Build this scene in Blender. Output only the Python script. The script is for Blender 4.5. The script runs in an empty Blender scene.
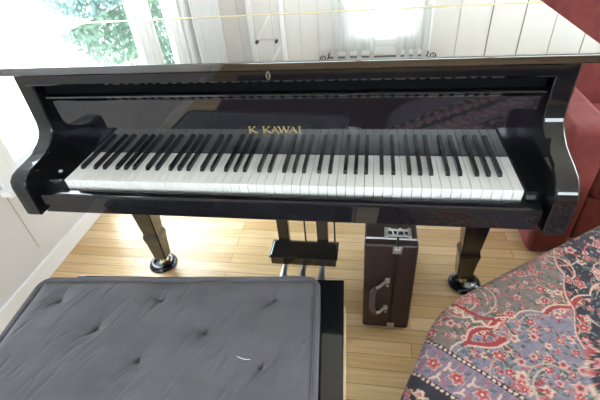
import bpy, bmesh, math, random
import numpy as np
from mathutils import Vector, Matrix
random.seed(7); rng = np.random.RandomState(5)
S = bpy.context.scene
COL = S.collection
PI = math.pi

# ---------------------------------------------------------------- materials
def mat(name, col=(.5, .5, .5), rough=.5, ior=1.5, metal=0., coat=0., coat_rough=.05, spec=None, emit=None):
    m = bpy.data.materials.new(name); m.use_nodes = True
    b = m.node_tree.nodes['Principled BSDF']
    b.inputs['Base Color'].default_value = (*col, 1)
    b.inputs['Roughness'].default_value = rough
    b.inputs['IOR'].default_value = ior
    b.inputs['Metallic'].default_value = metal
    b.inputs['Coat Weight'].default_value = coat
    b.inputs['Coat Roughness'].default_value = coat_rough
    if spec is not None: b.inputs['Specular IOR Level'].default_value = spec
    if emit:
        b.inputs['Emission Color'].default_value = (*emit[0], 1)
        b.inputs['Emission Strength'].default_value = emit[1]
    return m

def nodes(m): return m.node_tree.nodes, m.node_tree.links, m.node_tree.nodes['Principled BSDF']

def ramp(n, stops):
    r = n.new('ShaderNodeValToRGB'); e = r.color_ramp.elements
    while len(e) < len(stops): e.new(.5)
    for i, (p, c) in enumerate(stops):
        e[i].position = p; e[i].color = (*c, 1)
    return r

def noise_tint(m, scale, c0, c1, lo=.35, hi=.65, stretch=(1, 1, 1), bump=0., bscale=None, detail=5):
    n, l, b = nodes(m)
    tc = n.new('ShaderNodeTexCoord'); mp = n.new('ShaderNodeMapping'); mp.inputs['Scale'].default_value = stretch
    l.new(tc.outputs['Object'], mp.inputs[0])
    t = n.new('ShaderNodeTexNoise'); t.inputs['Scale'].default_value = scale; t.inputs['Detail'].default_value = detail
    l.new(mp.outputs[0], t.inputs['Vector'])
    r = ramp(n, [(lo, c0), (hi, c1)]); l.new(t.outputs['Fac'], r.inputs[0]); l.new(r.outputs[0], b.inputs['Base Color'])
    if bump:
        t2 = n.new('ShaderNodeTexNoise'); t2.inputs['Scale'].default_value = bscale or scale; t2.inputs['Detail'].default_value = 3
        l.new(mp.outputs[0], t2.inputs['Vector'])
        bp = n.new('ShaderNodeBump'); bp.inputs['Strength'].default_value = bump; bp.inputs['Distance'].default_value = .004
        l.new(t2.outputs['Fac'], bp.inputs['Height']); l.new(bp.outputs[0], b.inputs['Normal'])
    return m

M = {}
M['lacquer'] = mat('black_polish', (.006, .006, .008), .035, 1.62)
M['fall_lacquer'] = mat('black_polish_fallboard', (.006, .006, .009), .03, 1.9)
M['lid_lacquer'] = mat('black_polish_clearcoat', (.006, .006, .008), .03, 2.0, 0, 1., .02); M['lid_lacquer'].node_tree.nodes['Principled BSDF'].inputs['Coat IOR'].default_value = 2.0
M['lacquer_soft'] = mat('black_satin', (.012, .011, .012), .22, 1.5)
M['leg_lacquer'] = mat('black_leg_polish', (.012, .011, .011), .13, 1.8)
M['ivory'] = mat('white_key_plastic', (.84, .82, .79), .18, 1.5)
M['ebony'] = mat('black_key_plastic', (.012, .012, .014), .22, 1.5)
M['hinge'] = mat('pale_brass', (.86, .76, .52), .35, 1.5, 1.)
M['brass'] = mat('brass', (.70, .52, .24), .28, 1.5, 1.)
M['dull_brass'] = mat('dull_brass', (.42, .36, .26), .35, 1.5, 1.)
M['gold'] = mat('gold_inlay', (.58, .44, .20), .4, 1.5, .6)
M['pedal'] = mat('worn_pedal_metal', (.50, .50, .54), .42, 1.5, 1.)
M['chrome'] = mat('chrome', (.80, .79, .78), .38, 1.5, 1.)
M['cup'] = mat('caster_cup_plastic', (.012, .014, .022), .12, 1.7)
M['wall'] = noise_tint(mat('white_paint', (.8, .79, .78), .55), 3, (.66, .64, .65), (.70, .68, .69))
M['wallwarm'] = noise_tint(mat('cream_white_paint', (.8, .77, .73), .5), 3, (.745, .715, .685), (.785, .755, .72))
M['wallrear'] = noise_tint(mat('tan_paint', (.35, .31, .26), .6), 3, (.30, .27, .23), (.34, .31, .27))
M['trim'] = mat('white_gloss_trim', (.88, .88, .89), .3)
M['ceil'] = mat('ceiling_paint', (.82, .81, .79), .7)
M['seam'] = mat('seam_gap', (.10, .09, .08), .8)
M['faint'] = mat('shallow_groove', (.42, .40, .37), .8)
M['iron'] = mat('black_iron', (.02, .02, .02), .45)
M['leather'] = noise_tint(mat('brown_case_leatherette', (.05, .022, .022), .4, 1.5), 60, (.022, .010, .010), (.034, .016, .016), bump=.25, bscale=350)
M['case_handle'] = mat('dark_case_handle', (.10, .075, .075), .35)
M['red'] = noise_tint(mat('red_upholstery', (.35, .05, .045), .75), 25, (.16, .026, .024), (.21, .036, .030), bump=.2, bscale=300)
M['palerail'] = noise_tint(mat('pale_streaked_rail', (.75, .55, .36), .45), 6, (.68, .48, .30), (.80, .62, .42), stretch=(6, 1, 6))
M['darkwood'] = mat('dark_wood', (.09, .04, .02), .35)
M['tuft'] = mat('tuft_thread', (.05, .045, .05), .9)
M['lint'] = mat('white_thread', (.85, .85, .85), .8)
M['bark'] = noise_tint(mat('tree_bark', (.10, .07, .05), .9), 8, (.07, .05, .04), (.14, .10, .07), stretch=(4, 4, 1))
M['lawn'] = noise_tint(mat('dry_lawn', (.22, .21, .17), .9), 2, (.20, .20, .15), (.27, .26, .21))

def leaf_mat(name, c0, c1):
    m = mat(name, c0, .55); noise_tint(m, 1.2, c0, c1)
    n, l, b = nodes(m)
    tr = n.new('ShaderNodeBsdfTranslucent'); tr.inputs[0].default_value = (*c1, 1)
    mx = n.new('ShaderNodeMixShader'); mx.inputs[0].default_value = .35
    l.new(b.outputs[0], mx.inputs[1]); l.new(tr.outputs[0], mx.inputs[2]); l.new(mx.outputs[0], n['Material Output'].inputs[0])
    return m
M['leaf'] = leaf_mat('tree_leaf', (.075, .14, .105), (.18, .27, .19))
M['leaf_dark'] = leaf_mat('shrub_leaf', (.07, .13, .13), (.13, .21, .20))

def sheer(name, col, f):
    m = mat(name, col, .8); n, l, b = nodes(m)
    tr = n.new('ShaderNodeBsdfTranslucent'); tr.inputs[0].default_value = (*col, 1)
    tp = n.new('ShaderNodeBsdfTransparent')
    a = n.new('ShaderNodeMixShader'); a.inputs[0].default_value = .38
    l.new(b.outputs[0], a.inputs[1]); l.new(tr.outputs[0], a.inputs[2])
    c = n.new('ShaderNodeMixShader'); c.inputs[0].default_value = f
    l.new(a.outputs[0], c.inputs[1]); l.new(tp.outputs[0], c.inputs[2]); l.new(c.outputs[0], n['Material Output'].inputs[0])
    return m
M['sheer'] = sheer('white_sheer_fabric', (.66, .66, .65), .04)
M['drape'] = sheer('white_lined_fabric', (.86, .87, .88), .0)

def glass():
    m = bpy.data.materials.new('window_glass'); m.use_nodes = True
    n, l = m.node_tree.nodes, m.node_tree.links
    n.remove(n['Principled BSDF'])
    tp = n.new('ShaderNodeBsdfTransparent'); tp.inputs[0].default_value = (.96, .985, .975, 1)
    gl = n.new('ShaderNodeBsdfGlossy'); gl.inputs['Roughness'].default_value = .02
    fr = n.new('ShaderNodeFresnel'); fr.inputs[0].default_value = 1.45
    mx = n.new('ShaderNodeMixShader')
    ge = n.new('ShaderNodeNewGeometry'); mm = n.new('ShaderNodeMath'); mm.operation = 'SUBTRACT'; mm.inputs[0].default_value = 1
    l.new(ge.outputs['Backfacing'], mm.inputs[1]); mf = n.new('ShaderNodeMath'); mf.operation = 'MULTIPLY'
    l.new(fr.outputs[0], mf.inputs[0]); l.new(mm.outputs[0], mf.inputs[1])     # reflect once, on the outer face of the pane
    l.new(mf.outputs[0], mx.inputs[0]); l.new(tp.outputs[0], mx.inputs[1]); l.new(gl.outputs[0], mx.inputs[2])
    l.new(mx.outputs[0], n['Material Output'].inputs[0])
    return m
M['glass'] = glass()

def floor_mat():
    m = mat('maple_strip_floor', (.7, .5, .3), .28, 1.5); n, l, b = nodes(m)
    tc = n.new('ShaderNodeTexCoord')
    mp = n.new('ShaderNodeMapping'); mp.inputs['Location'].default_value = (.37, .008, 0); l.new(tc.outputs['Object'], mp.inputs[0])
    br = n.new('ShaderNodeTexBrick'); l.new(mp.outputs[0], br.inputs['Vector'])
    br.offset = .37; br.inputs['Scale'].default_value = 1.
    br.inputs['Brick Width'].default_value = 1.25; br.inputs['Row Height'].default_value = .0572
    br.inputs['Mortar Size'].default_value = .0011; br.inputs['Mortar Smooth'].default_value = .2
    br.inputs['Color1'].default_value = (0, 0, 0, 1); br.inputs['Color2'].default_value = (1, 1, 1, 1)
    br.inputs['Mortar'].default_value = (.5, .5, .5, 1)
    r = ramp(n, [(0, (.58, .37, .175)), (.35, (.70, .49, .265)), (.7, (.78, .57, .34)), (1, (.64, .43, .22))])
    l.new(br.outputs['Color'], r.inputs[0])
    mp2 = n.new('ShaderNodeMapping'); mp2.inputs['Scale'].default_value = (1.2, 26, 1); l.new(tc.outputs['Object'], mp2.inputs[0])
    gr = n.new('ShaderNodeTexNoise'); gr.inputs['Scale'].default_value = 3.5; gr.inputs['Detail'].default_value = 6; l.new(mp2.outputs[0], gr.inputs['Vector'])
    g2 = ramp(n, [(.3, (.80, .76, .70)), (.7, (1.06, 1.04, 1.0))]); l.new(gr.outputs['Fac'], g2.inputs[0])
    mu = n.new('ShaderNodeMix'); mu.data_type = 'RGBA'; mu.blend_type = 'MULTIPLY'; mu.inputs[0].default_value = 1
    l.new(r.outputs[0], mu.inputs['A']); l.new(g2.outputs[0], mu.inputs['B'])
    # knots and nail holes
    vo = n.new('ShaderNodeTexVoronoi'); vo.inputs['Scale'].default_value = 5.2; l.new(tc.outputs['Object'], vo.inputs['Vector'])
    kr = ramp(n, [(.03, (.22, .15, .09)), (.055, (1, 1, 1))]); l.new(vo.outputs['Distance'], kr.inputs[0])
    mk = n.new('ShaderNodeMix'); mk.data_type = 'RGBA'; mk.blend_type = 'MULTIPLY'; mk.inputs[0].default_value = .8
    l.new(mu.outputs['Result'], mk.inputs['A']); l.new(kr.outputs[0], mk.inputs['B'])
    sm = n.new('ShaderNodeMix'); sm.data_type = 'RGBA'; sm.inputs['B'].default_value = (.20, .11, .05, 1)
    l.new(br.outputs['Fac'], sm.inputs[0]); l.new(mk.outputs['Result'], sm.inputs['A'])
    l.new(sm.outputs['Result'], b.inputs['Base Color'])
    bp = n.new('ShaderNodeBump'); bp.inputs['Strength'].default_value = .25; bp.inputs['Distance'].default_value = .001; bp.invert = True
    l.new(br.outputs['Fac'], bp.inputs['Height']); l.new(bp.outputs[0], b.inputs['Normal'])
    return m
M['floor'] = floor_mat()

def fabric():
    m = noise_tint(mat('grey_cushion_fabric', (.1, .09, .1), .92), 7, (.074, .067, .080), (.100, .091, .106), stretch=(1, 2.5, 1))
    n, l, b = nodes(m)
    tc = n.new('ShaderNodeTexCoord')
    w = n.new('ShaderNodeTexNoise'); w.inputs['Scale'].default_value = 420; w.inputs['Detail'].default_value = 2
    l.new(tc.outputs['Object'], w.inputs['Vector'])
    bp = n.new('ShaderNodeBump'); bp.inputs['Strength'].default_value = .35; bp.inputs['Distance'].default_value = .002
    l.new(w.outputs['Fac'], bp.inputs['Height']); l.new(bp.outputs[0], b.inputs['Normal'])
    b.inputs['Sheen Weight'].default_value = .25
    return m
M['fabric'] = fabric()

def attr_mat(name, attr, rough):
    m = mat(name, (.5, .5, .5), rough); n, l, b = nodes(m)
    a = n.new('ShaderNodeAttribute'); a.attribute_name = attr; l.new(a.outputs['Color'], b.inputs['Base Color'])
    tc = n.new('ShaderNodeTexCoord')
    w = n.new('ShaderNodeTexNoise'); w.inputs['Scale'].default_value = 300; l.new(tc.outputs['Object'], w.inputs['Vector'])
    bp = n.new('ShaderNodeBump'); bp.inputs['Strength'].default_value = .25; bp.inputs['Distance'].default_value = .002
    l.new(w.outputs['Fac'], bp.inputs['Height']); l.new(bp.outputs[0], b.inputs['Normal'])
    return m
M['throw'] = attr_mat('woven_floral_cloth', 'pattern', .85)

# ---------------------------------------------------------------- helpers
def tag(o, label=None, cat=None, group=None, kind=None):
    if label: o['label'] = label
    if cat: o['category'] = cat
    if group: o['group'] = group
    if kind: o['kind'] = kind
    return o

def worldloc(o):
    v = Vector((0, 0, 0))
    while o: v += o.location; o = o.parent
    return v

def thing(name, loc, label, cat, group=None):
    o = bpy.data.objects.new(name, None); o.empty_display_size = .05; COL.objects.link(o); o.location = loc
    return tag(o, label, cat, group)

def obj(name, bm, m, parent=None, smooth=False, label=None, loc=None):
    """mesh given in world coordinates; parents are unrotated empties or meshes"""
    me = bpy.data.meshes.new(name); bmesh.ops.recalc_face_normals(bm, faces=bm.faces); bm.to_mesh(me); bm.free()
    me.materials.append(M[m] if isinstance(m, str) else m)
    o = bpy.data.objects.new(name, me); COL.objects.link(o)
    off = Vector((0, 0, 0))
    if parent:
        o.parent = parent; off = worldloc(parent)
    if loc is None:
        c = [0, 0, 0]
        if me.vertices:
            co = np.array([v.co[:] for v in me.vertices]); c = [(co[:, 0].min()+co[:, 0].max())/2, (co[:, 1].min()+co[:, 1].max())/2, co[:, 2].min()]
        loc = Vector(c)
    loc = Vector(loc)
    me.transform(Matrix.Translation(-loc)); o.location = loc-off
    if smooth:
        for p in me.polygons: p.use_smooth = True
        try: me.set_sharp_from_angle(angle=math.radians(smooth if smooth > 1 else 40))
        except Exception: pass
        if 1 < smooth < 180:
            wn = o.modifiers.new('weighted_normal', 'WEIGHTED_NORMAL'); wn.keep_sharp = True; wn.weight = 100
    if label: o['label'] = label
    return o

def struct(name, bm, m, parent=None, **k):
    o = obj(name, bm, m, parent, **k)
    if not parent: o['kind'] = 'structure'
    return o

def box(bm, x0, x1, y0, y1, z0, z1, bev=0, seg=2, mtx=None):
    t = bmesh.new()
    bmesh.ops.create_cube(t, size=1)
    for v in t.verts: v.co = Vector(((x0+x1)/2+v.co.x*(x1-x0), (y0+y1)/2+v.co.y*(y1-y0), (z0+z1)/2+v.co.z*(z1-z0)))
    if bev: bmesh.ops.bevel(t, geom=t.edges[:], offset=bev, segments=seg, affect='EDGES', profile=.5)
    if mtx: bmesh.ops.transform(t, matrix=mtx, verts=t.verts)
    merge(bm, t); return bm

def merge(bm, t):
    me = bpy.data.meshes.new('tmp'); t.to_mesh(me); t.free(); bm.from_mesh(me); bpy.data.meshes.remove(me)

def B(*a, **k): return box(bmesh.new(), *a, **k)

def prism(bm, pts, lo, hi, axis='z', bev=0, seg=2):
    """extrude polygon pts along axis; for x: pts=(y,z); y: (x,z); z: (x,y)"""
    t = bmesh.new()
    f = {'x': lambda p, h: (h, p[0], p[1]), 'y': lambda p, h: (p[0], h, p[1]), 'z': lambda p, h: (p[0], p[1], h)}[axis]
    a = [t.verts.new(f(p, lo)) for p in pts]; b = [t.verts.new(f(p, hi)) for p in pts]
    n = len(pts)
    fa = t.faces.new(a[::-1]); fb = t.faces.new(b)
    for i in range(n): t.faces.new((a[i], a[(i+1) % n], b[(i+1) % n], b[i]))
    bmesh.ops.recalc_face_normals(t, faces=t.faces)
    if bev:
        ed = [e for e in t.edges if (e.verts[0] in a) == (e.verts[1] in a) and len(set(e.link_faces) & {fa, fb})]
        bmesh.ops.bevel(t, geom=ed, offset=bev, segments=seg, affect='EDGES', profile=.5)
    merge(bm, t); return bm

def tube(bm, pts, r, seg=10, closed=False, cap=True):
    t = bmesh.new(); pts = [Vector(p) for p in pts]; n = len(pts); rings = []
    rr = r if hasattr(r, '__len__') else [r]*n
    prev = None
    for i, p in enumerate(pts):
        if closed: d = (pts[(i+1) % n]-pts[i-1])
        else: d = pts[min(i+1, n-1)]-pts[max(i-1, 0)]
        d.normalize()
        if prev is None:
            up = Vector((0, 0, 1)) if abs(d.z) < .9 else Vector((1, 0, 0))
            u = d.cross(up).normalized()
        else: u = (prev-d*prev.dot(d)).normalized()
        prev = u; w = d.cross(u)
        rings.append([t.verts.new(p+(u*math.cos(2*PI*k/seg)+w*math.sin(2*PI*k/seg))*rr[i]) for k in range(seg)])
    for i in range(n if closed else n-1):
        a, b = rings[i], rings[(i+1) % n]
        for k in range(seg): t.faces.new((a[k], a[(k+1) % seg], b[(k+1) % seg], b[k]))
    if cap and not closed:
        t.faces.new(rings[0][::-1]); t.faces.new(rings[-1])
    bmesh.ops.recalc_face_normals(t, faces=t.faces)
    merge(bm, t); return bm

def lathe(bm, prof, cx, cy, seg=32, axis='z'):
    t = bmesh.new(); rings = []
    for r, z in prof:
        if r < 1e-6: rings.append([t.verts.new((cx, cy, z))])
        else: rings.append([t.verts.new((cx+r*math.cos(2*PI*k/seg), cy+r*math.sin(2*PI*k/seg), z)) for k in range(seg)])
    for a, b in zip(rings, rings[1:]):
        if len(a) == 1 and len(b) == 1: continue
        for k in range(seg):
            k2 = (k+1) % seg
            if len(a) == 1: t.faces.new((a[0], b[k2], b[k]))
            elif len(b) == 1: t.faces.new((a[k], a[k2], b[0]))
            else: t.faces.new((a[k], a[k2], b[k2], b[k]))
    bmesh.ops.recalc_face_normals(t, faces=t.faces)
    merge(bm, t); return bm

def frustum(bm, cx, cy, secs, bev=.004):
    """square column through sections (half_x, half_y, z)"""
    t = bmesh.new(); rings = []
    for hx, hy, z in secs:
        rings.append([t.verts.new((cx+sx*hx, cy+sy*hy, z)) for sx, sy in ((-1, -1), (1, -1), (1, 1), (-1, 1))])
    for a, b in zip(rings, rings[1:]):
        for k in range(4): t.faces.new((a[k], a[(k+1) % 4], b[(k+1) % 4], b[k]))
    t.faces.new(rings[0][::-1]); t.faces.new(rings[-1])
    bmesh.ops.recalc_face_normals(t, faces=t.faces)
    if bev: bmesh.ops.bevel(t, geom=t.edges[:], offset=bev, segments=2, affect='EDGES')
    merge(bm, t); return bm

# ---------------------------------------------------------------- room
XL, XR, YB, YR, ZC = -1.212, 2.7, 3.2, -2.9, 2.6
WT = .12
struct('floor', B(XL-WT, XR+WT, YR-WT, YB+WT, -.08, 0), 'floor', loc=(0, 0, 0))
struct('ceiling', B(XL-WT, XR+WT, YR-WT, YB+WT, ZC, ZC+.1), 'ceil')

def holed_wall(name, axis, c0, c1, a0, a1, holes, m):
    """wall slab with rectangular openings; axis 'x' = plane of constant x"""
    bm = bmesh.new()
    cuts = sorted({a0, a1, *[h[0] for h in holes], *[h[1] for h in holes]})
    for u, v in zip(cuts, cuts[1:]):
        zs = [(0, ZC)]
        for h in holes:
            if h[0] <= u and h[1] >= v:
                zs = [(0, h[2]), (h[3], ZC)]
        for z0, z1 in zs:
            if z1-z0 < .002: continue
            if axis == 'x': box(bm, c0, c1, u, v, z0, z1)
            else: box(bm, u, v, c0, c1, z0, z1)
    bmesh.ops.remove_doubles(bm, verts=bm.verts, dist=1e-5)
    return struct(name, bm, m)

WL = (.36, 2.34, .47, 2.25)           # left window: y0,y1,z0,z1
WR = (-1.05, 2.5, 1.45, 2.46)         # high rear window, unseen, added to light the keys
WB = (-.02, .72, .14, 1.97)           # back window: x0,x1,z0,z1
holed_wall('wall_left', 'x', XL-WT, XL, YR-WT, YB+WT, [(WL[0], .76, WL[2], WL[3]), (.76, WL[1], .10, WL[3])], 'wall')
holed_wall('wall_back', 'y', YB, YB+WT, XL, XR, [WB], 'wallwarm')
holed_wall('wall_rear', 'y', YR-WT, YR, XL, XR, [WR], 'wallrear')
WS = (.55, 2.85, .45, 2.40)          # right window, out of frame, added to brighten the back wall
holed_wall('wall_right', 'x', XR, XR+WT, YR-WT, YB+WT, [WS], 'wallwarm')
struct('baseboard_left', B(XL, XL+.016, YR, YB, 0, .085, bev=.004), 'trim')
struct('baseboard_back', B(XL+.016, XR, YB-.016, YB, 0, .11, bev=.004), 'trim')
struct('baseboard_right', B(XR-.016, XR, YR, YB-.016, 0, .11, bev=.004), 'trim')
struct('trim_1', B(XL, XL+.004, .2838, .2862, .15, .46), 'faint')      # joint line in the wall panelling
# left picture window
wf = bmesh.new()
y0, y1, z0, z1 = WL
for a, b_ in ((y0, y0+.06), (1.675, 1.915), (2.15, y1)): box(wf, XL-.055, XL-.012, a, b_, z0, z1, bev=.006)
box(wf, XL-.055, XL-.013, y0, y1, z0, z0+.05, bev=.005); box(wf, XL-.055, XL-.013, y0, y1, z1-.06, z1, bev=.005)
for a in (1.72, 1.795, 1.87, 2.20, 2.26): box(wf, XL-.02, XL-.004, a-.012, a+.012, z0+.02, z1-.02, bev=.004)
box(wf, XL-.055, XL-.013, .76, y1, .10, .16, bev=.004); box(wf, XL-.055, XL-.013, 1.675, 1.735, .16, z0, bev=.004); box(wf, XL-.055, XL-.013, y1-.06, y1, .16, z0, bev=.004)
w1 = struct('window_1', wf, 'trim')
for a, b_ in ((.76, 1.675), (1.735, y1-.06)): obj('pane', B(XL-.042, XL-.036, a, b_, .16, z0), 'glass', w1)
for a, b_ in ((y0+.06, 1.675), (1.915, 2.15)): obj('pane', B(XL-.042, XL-.036, a, b_, z0+.05, z1-.06), 'glass', w1)
cs = bmesh.new()
for a, b_, c, d in ((y0-.07, y0, z0, z1+.08), (y1, y1+.07, z0, z1+.08), (y0, y1, z1, z1+.08)): box(cs, XL, XL+.02, a, b_, c, d, bev=.004)
obj('casing', cs, 'trim', w1); obj('sill', B(XL-.01, XL+.05, y0-.09, y1+.09, z0-.03, z0, bev=.005), 'trim', w1)
# back window
x0, x1, z0, z1 = WB
wf = bmesh.new()
for a, b_ in ((x0, x0+.05), (x1-.05, x1), (.335, .365)): 
    if a < .3 or a > .5: box(wf, a, b_, YB+.02, YB+.09, z0, z1, bev=.004)
box(wf, x0, x1, YB+.02, YB+.09, z0, z0+.05, bev=.004); box(wf, x0, x1, YB+.02, YB+.09, z1-.06, z1, bev=.004); box(wf, x0+.05, x1-.05, YB+.03, YB+.08, 1.40, 1.44, bev=.004)
w2 = struct('window_2', wf, 'trim')
obj('pane', B(x0+.05, x1-.05, YB+.052, YB+.058, z0+.05, z1-.06), 'glass', w2)
cs = bmesh.new()
for a, b_, c, d in ((x0-.07, x0, z0, z1+.07), (x1, x1+.07, z0, z1+.07), (x0, x1, z1, z1+.07)): box(cs, a, b_, YB-.02, YB, c, d, bev=.004)
obj('casing', cs, 'trim', w2); obj('sill', B(x0-.09, x1+.09, YB-.05, YB+.01, z0-.03, z0, bev=.005), 'trim', w2)
# added fill window in the rear wall
x0, x1, z0, z1 = WR
wf = bmesh.new()
for a in (x0, .1, 1.3, x1-.06): box(wf, a, a+.06, YR-.09, YR-.02, z0, z1, bev=.004)
box(wf, x0, x1, YR-.09, YR-.02, z0, z0+.05, bev=.004); box(wf, x0, x1, YR-.09, YR-.02, z1-.05, z1, bev=.004)
w4 = struct('added_rear_window', wf, 'trim')
for a, b_ in ((x0+.06, .1), (.16, 1.3), (1.36, x1-.06)): obj('pane', B(a, b_, YR-.058, YR-.052, z0+.05, z1-.05), 'glass', w4)
# added fill window in the right wall
wf = bmesh.new(); y0, y1, z0, z1 = WS
for a in (y0, 1.66, y1-.06): box(wf, XR+.02, XR+.09, a, a+.06, z0, z1, bev=.004)
box(wf, XR+.02, XR+.09, y0, y1, z0, z0+.05, bev=.004); box(wf, XR+.02, XR+.09, y0, y1, z1-.05, z1, bev=.004)
w5 = struct('added_right_window', wf, 'trim')
for a, b_ in ((y0+.06, 1.66), (1.72, y1-.06)): obj('pane', B(XR+.052, XR+.058, a, b_, z0+.05, z1-.05), 'glass', w5)
# plank panelling of the back wall: seams, posts, braces of the closet door
for k, x in enumerate((1.02, 1.29, 1.565, 1.83, 2.10, 2.37)):
    struct('trim_%d' % (k+2), B(x-.003, x+.003, YB-.004, YB, .11, ZC), 'faint' if k in (0, 3) else 'seam')
d1 = struct('door_1', B(-.885, -.60, YB-.022, YB, .02, 2.45, bev=.004), 'wallwarm')
db = bmesh.new()
box(db, -.935, -.885, YB-.04, YB, 0, 2.5, bev=.006); box(db, -.62, -.575, YB-.04, YB, 0, 2.5, bev=.006)
obj('door_frame', db, 'trim', d1)
def brace(xa, za, xb, zb, w=.022):
    d = Vector((xb-xa, 0, zb-za)); L = d.length; ang = math.atan2(d.z, d.x)
    mt = Matrix.Translation(((xa+xb)/2, YB-.030, (za+zb)/2)) @ Matrix.Rotation(-ang, 4, 'Y')
    return box(bmesh.new(), -L/2, L/2, -.008, .008, -w/2, w/2, mtx=mt, bev=.002)
obj('door_brace', brace(-.885, 1.90, -.72, 1.64), 'trim', d1); obj('door_brace', brace(-.76, 2.11, -.63, 1.92), 'trim', d1)
obj('hook_rail', B(-.88, -.64, YB-.036, YB-.022, 1.855, 1.885, bev=.003), 'wallwarm', d1)
for x in (-.86, -.665):
    hk = lathe(bmesh.new(), [(0, 0), (.014, .002), (.016, .012), (.008, .022), (.007, .04), (.015, .046), (.012, .056), (0, .058)], 0, 0, 14)
    bmesh.ops.transform(hk, matrix=Matrix.Translation((x, YB-.036, 1.87)) @ Matrix.Rotation(PI/2, 4, 'X'), verts=hk.verts)
    obj('door_hook', hk, 'iron', d1, smooth=True)
for k, x in enumerate((-1.03, -.70, -.43, -.26)):
    struct('trim_%d' % (k+8), B(x-.0015, x+.0015, YB-(.0235 if x == -.70 else .003), YB-(.022 if x == -.70 else 0), .11, 2.45), 'faint')

# curtains --------------------------------------------------------------
def curtain_bm(a0, a1, c, z0, z1, axis, folds, amp, n=90, seed=0, thick=.003):
    r = random.Random(seed); ph = [r.uniform(0, 6.28) for _ in range(4)]
    bm = bmesh.new(); rows = 14; g = []
    for j in range(rows+1):
        v = j/rows; row = []
        for i in range(n+1):
            u = i/n
            off = amp*(.55+.45*v)*(math.sin(2*PI*folds*u+ph[0])+.35*math.sin(2*PI*folds*2.3*u+ph[1])+.2*math.sin(5*v+9*u+ph[2]))
            a = a0+(a1-a0)*u+.004*math.sin(7*v+ph[3]+u*9)
            z = z1+(z0-z1)*v
            row.append(bm.verts.new((a, c+off, z) if axis == 'y' else (c+off, a, z)))
        g.append(row)
    for j in range(rows):
        for i in range(n): bm.faces.new((g[j][i], g[j][i+1], g[j+1][i+1], g[j+1][i]))
    return bm
rodY, rodZ = YB-.085, 2.035
rod = thing('curtain_rod', (.29, rodY, rodZ), 'black iron curtain rod with scroll ends above the back window', 'curtain rod')
obj('rod', tube(bmesh.new(), [(-.17, rodY, rodZ), (.77, rodY, rodZ)], .009, 12), 'iron', rod, smooth=True)
for sx, xe in ((-1, -.17), (1, .77)):
    pts = []
    for i in range(30):
        a = i/29*2.2*2*PI*.75; rr = .042*(1-i/34)
        pts.append((xe+sx*(.042-rr*math.cos(a)), rodY, rodZ+.01+rr*math.sin(a)*1.05))
    obj('scroll_finial', tube(bmesh.new(), pts, .0065, 8), 'iron', rod, smooth=True)
for x in (-.158, .772):
    obj('rod_bracket', B(x-.008, x+.008, rodY, YB, rodZ-.022, rodZ-.010, bev=.002), 'iron', rod)
def tab_curtain(a0, a1, seed, label):
    t = thing('sheer_curtain', ((a0+a1)/2, rodY, .03), label, 'curtain', 'sheer curtains on the iron rod')
    obj('panel', curtain_bm(a0, a1, rodY, .03, rodZ-.055, 'y', 4, .018, seed=seed), 'sheer', t, smooth=180)
    nt = 4
    for k in range(nt):
        x = a0+.03+(a1-a0-.06)*k/(nt-1)
        lb = bmesh.new(); w = .022
        pts = [(rodY-.0125, rodZ-.06)]+[(rodY+.0125*math.cos(PI-i/8*PI), rodZ+.0125*math.sin(PI-i/8*PI)) for i in range(9)]+[(rodY+.0125, rodZ-.06)]
        a = [lb.verts.new((x-w, p, z)) for p, z in pts]; b_ = [lb.verts.new((x+w, p, z)) for p, z in pts]
        for i in range(len(pts)-1): lb.faces.new((a[i], a[i+1], b_[i+1], b_[i]))
        obj('tab', lb, 'sheer', t, smooth=True)
tab_curtain(-.12, .28, 3, 'white sheer tab-top curtain on left half of the iron rod')
tab_curtain(.47, .76, 8, 'white sheer tab-top curtain on right half of the iron rod')
lc = tag(obj('sheer_curtain', curtain_bm(2.36, 2.98, XL+.07, .02, 2.38, 'x', 5, .022, seed=4), 'drape', smooth=180),
         'floor-length white curtain at the end of the large left window', 'curtain')

# ---------------------------------------------------------------- outdoors
tag(obj('lawn', B(-40, 40, -30, 40, -.5, -.42), 'lawn'), kind='structure')
def tree(name, x, y, crowns, nleaf, lm, label, trunk_h, size):
    t = thing(name, (x, y, -.42), label, 'tree' if 'tree' in name else 'shrub')
    bm = bmesh.new()
    tube(bm, [(x, y, -.42), (x+.05, y+.03, trunk_h*.5), (x-.03, y, trunk_h), (x+.04, y+.05, trunk_h+1.)], [.16, .12, .09, .03], 10)
    for cx, cy, cz, cr in crowns:
        tube(bm, [(x, y, trunk_h*.7), ((x+cx)/2+.1, (y+cy)/2, (trunk_h*.8+cz)/2), (cx, cy, cz)], [.06, .045, .015], 7)
    obj('trunk', bm, 'bark', t, smooth=True)
    V = []; Fc = []
    for k in range(nleaf):
        cx, cy, cz, cr = crowns[k % len(crowns)]
        d = rng.normal(size=3); d /= np.linalg.norm(d); r = cr*rng.uniform(.15, 1)**.5
        # twig clusters
        c = np.array((cx, cy, cz))+d*r*np.array((1, 1, .85))
        a = rng.normal(size=3); a /= np.linalg.norm(a); b_ = np.cross(a, rng.normal(size=3)); b_ /= np.linalg.norm(b_)
        s = size*rng.uniform(.6, 1.3); i = len(V)
        V += [tuple(c-a*s), tuple(c+b_*s*.45-a*s*.1), tuple(c+a*s), tuple(c-b_*s*.45-a*s*.1)]; Fc.append((i, i+1, i+2, i+3))
    me = bpy.data.meshes.new('foliage'); me.from_pydata([(p[0]-x, p[1]-y, p[2]+.42) for p in V], [], Fc); me.materials.append(M[lm])
    o = bpy.data.objects.new('foliage', me); COL.objects.link(o); o.parent = t
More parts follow.
